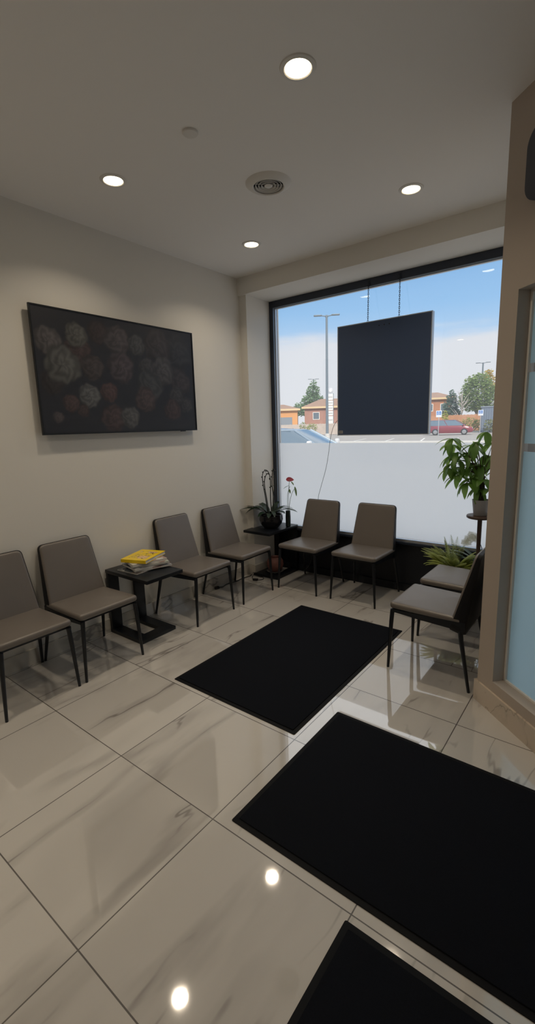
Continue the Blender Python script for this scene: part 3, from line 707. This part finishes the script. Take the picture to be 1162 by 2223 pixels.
py = thing('pylon_sign', 'tall white stacked sign with round top beside the lamp post', 'sign', (-35.0,63.9,-.02), math.radians(28))
PW_ = mat('sign_panel_white', (.80,.79,.76), .6)
for s in (-1,1): MB().box(s*.44-.05,s*.44+.05,-.10,.10,0,6.4).build('post', POLE, py, smooth=False)
SPR = mat('sign_print', (.35,.33,.33), .6)
for k,(a,b) in enumerate(((1.7,2.9),(3.0,3.7),(3.8,4.5),(4.6,5.3),(5.4,6.3))):
    q = MB().box(-.40,.40,-.16,.16,a,b).build('panel', PW_, py, smooth=False, bevel=.03)
    pr = MB()
    for i in range(4): pr.box(-.30+i*.16,-.30+i*.16+.10,-.172,-.16,(a+b)/2-.10,(a+b)/2+.10)
    pr.build('print', SPR, q, smooth=False)
MB().lathe([(.36,-.14),(.42,-.10),(.42,.10),(.36,.14)], 28, Matrix.Translation((0,0,6.85)) @ Matrix.Rotation(PI/2,4,'X')).build('round_top', mat('round_grey', (.55,.56,.6), .5), py)
MB().lathe([(.22,.14),(.22,.16)], 20, Matrix.Translation((0,0,6.85)) @ Matrix.Rotation(PI/2,4,'X')).build('emblem', PW_, py)

# cars
CARGLASS = mat('car_glass', (.10,.16,.22), .06, spec=.8); TYRE = mat('tyre', (.02,.02,.02), .8); LAMPG = mat('headlamp', (.75,.75,.75), .1)
def car(name, label, cat, loc, rz, paint, S, gb, gt, zb, zt, hb, ht, wheels, wr=.33):
    t = thing(name, label, cat, loc, rz)
    def ring(x,z0,z1,h):
        return [(x,-h*.86,z0),(x,-h,z0+.25*(z1-z0)),(x,-h,z0+.75*(z1-z0)),(x,-h*.90,z1),(x,h*.90,z1),(x,h,z0+.75*(z1-z0)),(x,h,z0+.25*(z1-z0)),(x,h*.86,z0)]
    MB().rings([ring(*s) for s in S]).build('body', paint, t, angle=50)
    n = 6
    def frus(x0,x1,h,z,k): return [(x0+.10,-h*.7,z),(x0,0,z),(x0+.10,h*.7,z),(x0+.25,h,z),((x0+x1)/2,h,z),(x1-.25,h,z),(x1-.10,h*.7,z),(x1,0,z),(x1-.10,-h*.7,z),(x1-.25,-h,z),((x0+x1)/2,-h,z),(x0+.25,-h,z)]
    MB().rings([frus(gb[0],gb[1],hb,zb,0), frus(gt[0],gt[1],ht,zt-.04,1)]).build('windows', CARGLASS, t, angle=60)
    MB().rings([frus(gt[0]-.02,gt[1]+.02,ht+.02,zt-.06,1), frus(gt[0]+.14,gt[1]-.16,ht-.03,zt-.022,1), frus(gt[0]+.36,gt[1]-.42,ht-.20,zt-.005,1), frus(gt[0]+.55,gt[1]-.62,ht-.36,zt,1)]).build('roof', paint, t, angle=60)
    for s in (-1,1):
        for (xa,xb) in ((gb[1]-.14,gt[1]-.14),((gb[0]*.45+gb[1]*.55)-.1,(gt[0]*.45+gt[1]*.55)-.05),(gb[0]+.16,gt[0]+.16)):
            MB().tube([(xa,s*(hb-.01 if abs(xa-gb[1])>.3 and abs(xa-gb[0])>.3 else hb*.86),zb-.02),(xb,s*(ht if abs(xb-gt[1])>.3 and abs(xb-gt[0])>.3 else ht*.88),zt-.05)], .033, 8).build('pillar', paint, t)
        m = MB().pad(roundrect(-.09,.09,-.10,.10,.05,4), -.05,.05,.03, Matrix.Translation((gb[1]-.30,s*(hb+.17),zb+.07)) @ Matrix.Rotation(PI/2,4,'Y'), seg=3)
        m.build('mirror', LAMPG if name == 'sedan' else paint, t)
        for wx in wheels:
            M = Matrix.Translation((wx,s*(S[len(S)//2][3]-.10),wr)) @ Matrix.Rotation(PI/2,4,'X')
            w = MB().lathe([(wr*.62,-.12),(wr*.9,-.12),(wr,-.08),(wr,.08),(wr*.9,.12),(wr*.62,.12)], 28, M).build('wheel', TYRE, t)
            MB().lathe([(wr*.15,-.13),(wr*.62,-.122),(wr*.62,.122),(wr*.15,.13)], 20, M).build('rim', CHROME, w)
        MB().pad(roundrect(-.14,.14,-.07,.07,.05,3), 0,.05,.02, Matrix.Translation((S[-2][0]+.02,s*S[-2][3]*.74,S[-2][2]-.14)) @ Matrix.Rotation(PI/2,4,'Y'), seg=2).build('headlight', LAMPG, t)
    return t
SED = [(-2.3,.35,.80,.70),(-2.1,.24,.95,.82),(-1.5,.2,1.0,.90),(-.6,.2,.97,.92),(.4,.2,.95,.92),(1.15,.2,.96,.90),(1.7,.2,.90,.87),(2.1,.25,.80,.80),(2.32,.36,.62,.62)]
BLUE = mat('silver_blue_paint', (.24,.32,.40), .35, metal=.2, coat=.3); NAVY = mat('navy_paint', (.08,.15,.27), .25, metal=.2, coat=.5); RED = mat('dark_red_paint', (.24,.030,.045), .25, coat=.6)
car('sedan','silver blue car parked just outside behind the frosted film','car',(-5.85,11.0,-.02),math.radians(6),BLUE,SED,(-1.85,1.30),(-.95,.42),.95,1.46,.84,.62,(-1.4,1.42))
car('sedan','dark blue car parked behind the silver blue one','car',(-10.6,16.9,-.02),math.radians(8),NAVY,SED,(-1.85,1.30),(-.95,.42),.95,1.46,.84,.62,(-1.4,1.42))
VAN = [(-2.45,.4,1.0,.80),(-2.35,.28,1.10,.90),(-1.5,.22,1.10,.97),(-.3,.22,1.08,.98),(.8,.22,1.06,.98),(1.5,.22,1.05,.95),(2.0,.25,.95,.90),(2.35,.3,.82,.80),(2.5,.4,.62,.62)]
car('minivan','dark red minivan crossing the car park beyond the window','van',(-13.7,54.2,-.02),math.radians(14),RED,VAN,(-2.42,1.75),(-2.2,.75),1.06,1.72,.90,.72,(-1.5,1.55),.36)

# houses
BRICK = mat('orange_brick', (.46,.20,.10), .9, noise=(1.5,.2)); BRICK2 = mat('red_brick', (.42,.22,.17), .9, noise=(1.5,.2)); ROOF = mat('brown_shingle', (.33,.21,.15), .9, noise=(1.2,.2))
WTRIM = mat('house_trim', (.70,.52,.30), .7); PANE = mat('house_window', (.12,.16,.20), .15); DOORG = mat('garage_grey', (.22,.25,.28), .6)
def house(label, loc, rz, w, d, h, rh, wall, wins, door=None, chimney=None, eave=.5):
    t = thing('house', label, 'house', loc, rz, 'houses beyond the car park')
    MB().box(-w/2,w/2,0,d,0,h).build('walls', wall, t, smooth=False)
    e = eave; r0 = MB().add([(-w/2-e,-e,h),(w/2+e,-e,h),(w/2+e,d+e,h),(-w/2-e,d+e,h),(-w/2+d*.35,d/2,h+rh),(w/2-d*.35,d/2,h+rh),(-w/2-e,-e,h-.15),(w/2+e,-e,h-.15),(w/2+e,d+e,h-.15),(-w/2-e,d+e,h-.15)],
        [(0,1,5,4),(1,2,5),(2,3,4,5),(3,0,4),(6,7,1,0),(7,8,2,1),(8,9,3,2),(9,6,0,3),(9,8,7,6)]); r0.build('roof', ROOF, t, smooth=False)
    MB().box(-w/2-e,w/2+e,-e-.06,-e,h-.30,h+.02).build('fascia', WTRIM, t, smooth=False)
    for (x,z0,ww,hh_) in wins:
        f = MB(); f.box(x-ww/2-.1,x+ww/2+.1,-.08,0,z0-.1,z0); f.box(x-ww/2-.1,x+ww/2+.1,-.08,0,z0+hh_,z0+hh_+.1); f.box(x-ww/2-.1,x-ww/2,-.08,0,z0,z0+hh_); f.box(x+ww/2,x+ww/2+.1,-.08,0,z0,z0+hh_)
        fo = f.build('window', PW_, t, smooth=False); MB().box(x-ww/2,x+ww/2,-.04,-.01,z0,z0+hh_).build('pane', PANE, fo, smooth=False)
    if door: MB().box(door[0]-door[1]/2,door[0]+door[1]/2,-.06,0,0,door[2]).build('garage_door', DOORG, t, smooth=False)
    if chimney: MB().box(chimney-.35,chimney+.35,d*.4,d*.4+.7,h,h+chimney_h).build('chimney', BRICK2, t, smooth=False)
    return t
chimney_h = 4.2
house('low orange house seen beside the window frame', (-44.6,63.9,0), math.radians(33), 5.4,7,4.4,.9, mat('orange_stucco', (.72,.34,.12), .85), [(-1.8,2.2,.9,1.2)], (.6,2.4,3.0))
house('long red brick house with brown roof behind the lamp post', (-38.6,71.5,0), math.radians(30), 10.5,8,4.75,1.5, BRICK2, [(-3.2,2.6,1.0,1.1),(1.6,2.8,1.4,1.2),(3.8,2.8,1.2,1.2)])
house('two storey orange brick house half hidden behind the hanging panel', (-24.6,81.5,0), math.radians(16), 6.0,7,5.6,1.1, BRICK, [(1.7,3.4,.9,1.1),(-.6,3.4,1.0,1.1)])
house('brick house with tall chimney beside the partition edge', (-10.2,84.0,0), math.radians(10), 7.0,8,6.0,1.6, BRICK, [(-1.8,3.0,1.2,1.2),(1.2,3.0,1.2,1.2)], None, -1.6)

# fences, shed
def fence(p0, p1, z0, h, m, label, step=2.4):
    a, b = Vector((*p0,0)), Vector((*p1,0)); d = (b-a); Lh = d.length; rz = math.atan2(d.y,d.x)
    t = thing('fence', label, 'fence', (a.x,a.y,z0), rz)
    n = int(Lh/step)
    q = MB(); w = .155; k = 0; x = .0
    while x < Lh:
        q.box(x,x+w-.012,-.012,.012,.05,h-.06*((k*7)%3)/3); x += w; k += 1
    q.build('boards', m, t, smooth=False)
    r = MB(); r.box(0,Lh,.012,.06,.35,.45); r.box(0,Lh,.012,.06,h-.45,h-.35); r.build('rails', m, t, smooth=False)
    for i in range(n+1): MB().box(i*step-.06,i*step+.06,.06,.18,0,h+.05).build('post', m, t, smooth=False)
    return t
fence((-21.5,67.3),(-9.5,70.3), .1, 2.3, mat('orange_cedar', (.50,.24,.12), .85, noise=(2,.2)), 'orange brown board fence behind the red minivan')
fence((-42.0,58.5),(-27.5,67.6), .0, 1.75, mat('pale_cedar', (.52,.44,.38), .85, noise=(2,.2)), 'pale grey board fence behind the silver blue car')
sh = thing('utility_shed', 'blue grey utility shed beyond the car park', 'shed', (-11.75,63.8,.0), math.radians(11))
MB().box(-.85,.85,0,1.6,0,3.15).build('walls', mat('blue_grey_metal', (.16,.20,.26), .6), sh, smooth=False)
MB().box(-.95,.95,-.1,1.7,3.15,3.30).build('roof', mat('shed_roof', (.22,.25,.30), .6), sh, smooth=False)
q = MB()
for i in range(6): q.box(-.78+i*.27,-.78+i*.27+.05,-.03,0,.1,3.05)
q.build('ribs', mat('shed_rib', (.12,.15,.21), .6), sh, smooth=False)

# trees and bushes
def foliage_mesh(mb, blobs, n, size, r):
    tot = sum(b[3]*b[4]*b[5] for b in blobs)
    for (cx,cy,cz,rx,ry,rz) in blobs:
        for _ in range(int(n*rx*ry*rz/tot)+1):
            while True:
                v = Vector((r.uniform(-1,1),r.uniform(-1,1),r.uniform(-1,1)))
                if .2 < v.length < 1: break
            v = v*(.55+.45*v.length)/max(v.length,.3) if v.length < .5 else v
            c = Vector((cx+v.x*rx,cy+v.y*ry,cz+v.z*rz)); s = size*r.uniform(.6,1.3)
            R = Matrix.Rotation(r.uniform(0,6.3),3,'Z') @ Matrix.Rotation(r.uniform(-1.1,1.1),3,'X')
            mb.add([c+R @ Vector((-s*.5,0,0)),c+R @ Vector((0,-s*.32,s*.06)),c+R @ Vector((s*.5,0,0)),c+R @ Vector((0,s*.32,s*.06))], [(0,1,2,3)])
def leafmat(name, col): 
    m = mat(name, col, .7, noise=(.5,.35)); return m
def tree(name, label, cat, loc, h, trunk_r, blobs, n, size, m, seed, group=None, bare=0):
    r = random.Random(seed); t = thing(name, label, cat, loc, 0, group)
    tr = MB(); tr.tube([(0,0,0),(.05,0,h*.3),(0,.05,h*.55),(.05,0,h*.85)], [trunk_r,trunk_r*.8,trunk_r*.5,trunk_r*.15], 8)
    for (cx,cy,cz,rx,ry,rz) in blobs: tr.tube(smooth_path([(0,0,max(.5,cz-rz-.6)),(cx*.4,cy*.4,cz-rz*.5),(cx,cy,cz)],4), [trunk_r*.4]*4+[trunk_r*.2]*5, 6)
    if bare:
        for _ in range(bare):
            a = r.uniform(0,6.3); z0 = r.uniform(h*.2,h*.75); ln = h*r.uniform(.2,.38)
            p = Vector((0,0,z0)); pts = [p]
            for k in range(5): p = p+Vector((math.cos(a)*ln*.13+r.uniform(-.1,.1),math.sin(a)*ln*.13,ln*.17)); pts.append(p)
            tr.tube(pts, [.07,.06,.045,.035,.025,.015], 5)
    tr.build('trunk', mat(name+'_bark', (.20,.16,.13) if not bare else (.42,.38,.34), .9), t)
    if n:
        f = MB(); foliage_mesh(f, blobs, n, size, r); f.build('crown', m, t, smooth=False)
    return t
GR1 = leafmat('green_leaves', (.25,.34,.13)); GR2 = leafmat('pine_needles', (.13,.22,.17)); GR3 = leafmat('yellow_leaves', (.50,.38,.08)); GR4 = leafmat('bush_leaves', (.27,.31,.08)); GR5 = leafmat('conifer_leaves', (.21,.33,.18))  # green and conifer tones lightened: outdoor haze put into the leaf colour
for m_,c_ in ((GR1,(.40,.50,.18)),(GR2,(.22,.34,.26)),(GR3,(.6,.45,.1)),(GR4,(.4,.45,.12)),(GR5,(.34,.46,.26))): glow_through(m_, c_, .35)
tree('tree','big leafy green tree beyond the car park','tree',(-15.6,74.0,0),8.8,.25,[(0,0,5.4,2.6,2.2,2.6),(.3,0,7.3,1.5,1.4,1.3),(1.9,.2,4.7,1.5,1.5,2.0),(-1.2,0,4.3,1.6,1.5,1.6),(-1.1,.3,6.9,1.1,1.1,1.3)],4600,.40,GR1,3)
tree('tree','yellowing tree top just behind the big green tree','tree',(-15.2,78.0,0),9.4,.2,[(0,0,7.2,1.1,1.1,2.2),(.2,0,8.4,.6,.6,.9)],700,.34,GR3,4)
tree('pine_tree','dark blue green pine beside the big green tree','tree',(-20.0,75.9,0),6.8,.2,[(0,0,2.6,1.6,1.5,1.1),(0,0,3.9,1.35,1.2,1.0),(.1,0,5.1,.9,.9,.9),(.1,0,5.9,.4,.4,.6)],2600,.34,GR2,5)
tree('bare_tree','pale leafless tree between pine and big green tree','tree',(-16.9,70.5,0),6.2,.13,[(0,0,5.6,.3,.3,.3)],0,.3,GR1,6,bare=16)
tree('conifer_tree','pointed green tree rising behind the orange and red houses','tree',(-54.3,89.3,0),11.3,.25,[(0,0,5.1,3.4,2.7,1.8),(.1,0,7.2,2.6,2.3,1.6),(.3,0,9.0,1.7,1.6,1.4),(.4,0,10.5,.85,.8,1.1),(-3.4,0,5.2,1.8,1.6,1.6)],4200,.55,GR5,7)
tree('tree','dark tree partly hidden behind the hanging panel edge','tree',(-40.6,89.6,0),8.2,.2,[(0,0,7.4,1.5,1.5,2.1),(.9,0,5.5,1.5,1.4,1.8)],800,.36,GR2,8)
def bush(label, loc, blobs, n, m, seed, size=.25):
    r = random.Random(seed); t = thing('bush', label, 'bush', loc, 0, 'bushes along the car park')
    s = MB()
    for b in blobs: s.tube([(b[0]*.4,b[1]*.4,0),(b[0],b[1],b[2])], .04, 5)
    s.build('stems', STEMD, t); f = MB(); foliage_mesh(f, blobs, n, size, r); f.build('leaves', m, t, smooth=False); return t
bush('olive green bush in front of the orange fence', (-14.6,66.2,.1), [(0,0,.95,1.3,.8,.95),(1.2,.2,.85,1.0,.8,.85),(-1.2,0,.75,.9,.7,.75)], 900, GR4, 11)
bush('dark yellow green bush in front of the grey shed', (-11.15,62.2,0), [(0,0,.85,.85,.7,.85),(.9,0,.8,.8,.7,.8)], 600, leafmat('dark_bush_leaves', (.19,.20,.05)), 12)
bush('bright yellow green shrub beside the parking sign', (-17.9,66.2,.1), [(0,0,1.9,.5,.5,1.0),(.1,0,.8,.6,.5,.7)], 500, leafmat('lime_leaves', (.42,.44,.07)), 13)
bush('green bush in front of the orange house', (-36.4,58.0,0), [(0,0,1.2,.6,.6,1.0),(1.6,0,1.0,.9,.7,.9)], 500, GR4, 14)
bush('sparse green shrub in front of the pale fence', (-30.5,60.5,0), [(0,0,1.4,.55,.5,1.0),(-.2,0,2.2,.4,.4,.6),(1.9,.8,1.1,.8,.6,.9)], 500, leafmat('soft_green_leaves', (.24,.32,.12)), 15)

# ------------------------------------------------------------------ sky and sun
w = bpy.data.worlds.new('sky'); scene.world = w; w.use_nodes = True; N = w.node_tree.nodes; L = w.node_tree.links
bg = N['Background']; tc = N.new('ShaderNodeTexCoord'); sp = N.new('ShaderNodeSeparateXYZ'); L.new(tc.outputs['Generated'], sp.inputs[0])
ramp = N.new('ShaderNodeValToRGB'); cr = ramp.color_ramp
for i,(ps,c) in enumerate(((0,(.70,.82,.95)),(.12,(.58,.78,1.0)),(.22,(.31,.59,.94)),(.36,(.20,.45,.84)),(.50,(1.35,1.42,1.5)),(1,(1.6,1.65,1.75)))):
    el = cr.elements[0] if i == 0 else cr.elements.new(ps)
    el.position = ps; el.color = (*c,1)
cr.elements.remove(cr.elements[-1])
L.new(sp.outputs[2], ramp.inputs[0])
mp = N.new('ShaderNodeMapping'); mp.inputs['Scale'].default_value = (1.6,1.6,9.0); L.new(tc.outputs['Generated'], mp.inputs[0])
cn = N.new('ShaderNodeTexNoise'); cn.inputs['Scale'].default_value = 2.2; cn.inputs['Detail'].default_value = 6; cn.inputs['Roughness'].default_value = .55; L.new(mp.outputs[0], cn.inputs['Vector'])
edge = math_node(N,L,'MULTIPLY_ADD', cn.outputs['Fac'], .11, .122)      # cloud bank reaches about this high
mr = N.new('ShaderNodeMapRange'); mr.interpolation_type = 'SMOOTHSTEP'; mr.inputs[1].default_value = -.010; mr.inputs[2].default_value = .030; L.new(math_node(N,L,'SUBTRACT',edge,sp.outputs[2]), mr.inputs[0])
cl = N.new('ShaderNodeMix'); cl.data_type = 'RGBA'; L.new(math_node(N,L,'MULTIPLY',mr.outputs[0],.92), cl.inputs[0]); L.new(ramp.outputs[0], cl.inputs[6]); cl.inputs[7].default_value = (.84,.855,.89,1)
L.new(cl.outputs[2], bg.inputs[0]); bg.inputs[1].default_value = 1.0
sd = bpy.data.lights.new('sun','SUN'); sd.energy = 3.2; sd.angle = math.radians(1); sd.color = (1,.93,.82)
so = bpy.data.objects.new('sun', sd); COL.objects.link(so); so.rotation_euler = Vector((-.55,.70,-.62)).to_track_quat('-Z','Y').to_euler()

# ------------------------------------------------------------------ camera
cam = bpy.data.cameras.new('camera'); co = bpy.data.objects.new('camera', cam); COL.objects.link(co); scene.camera = co
cam.sensor_fit = 'VERTICAL'; cam.sensor_height = 36; cam.lens = 991.94*36/2223; cam.clip_end = 1000; cam.clip_start = .02
yaw, pitch, roll = -.662454744, -.184480834, -.0297267211
f = Vector((math.sin(yaw)*math.cos(pitch), math.cos(yaw)*math.cos(pitch), math.sin(pitch)))
r = Vector((math.cos(yaw),-math.sin(yaw),0)); u = r.cross(f)
r2 = r*math.cos(roll)+u*math.sin(roll); u2 = -r*math.sin(roll)+u*math.cos(roll)
co.matrix_world = Matrix(((r2.x,u2.x,-f.x,2.381),(r2.y,u2.y,-f.y,-1.076),(r2.z,u2.z,-f.z,1.526),(0,0,0,1)))

vs = scene.view_settings; vs.view_transform = 'Standard'; vs.look = 'None'; vs.gamma = 1; vs.use_curve_mapping = False; vs.exposure = 0
scene.cycles.max_bounces = 12; scene.cycles.transparent_max_bounces = 16; scene.cycles.sample_clamp_indirect = 4
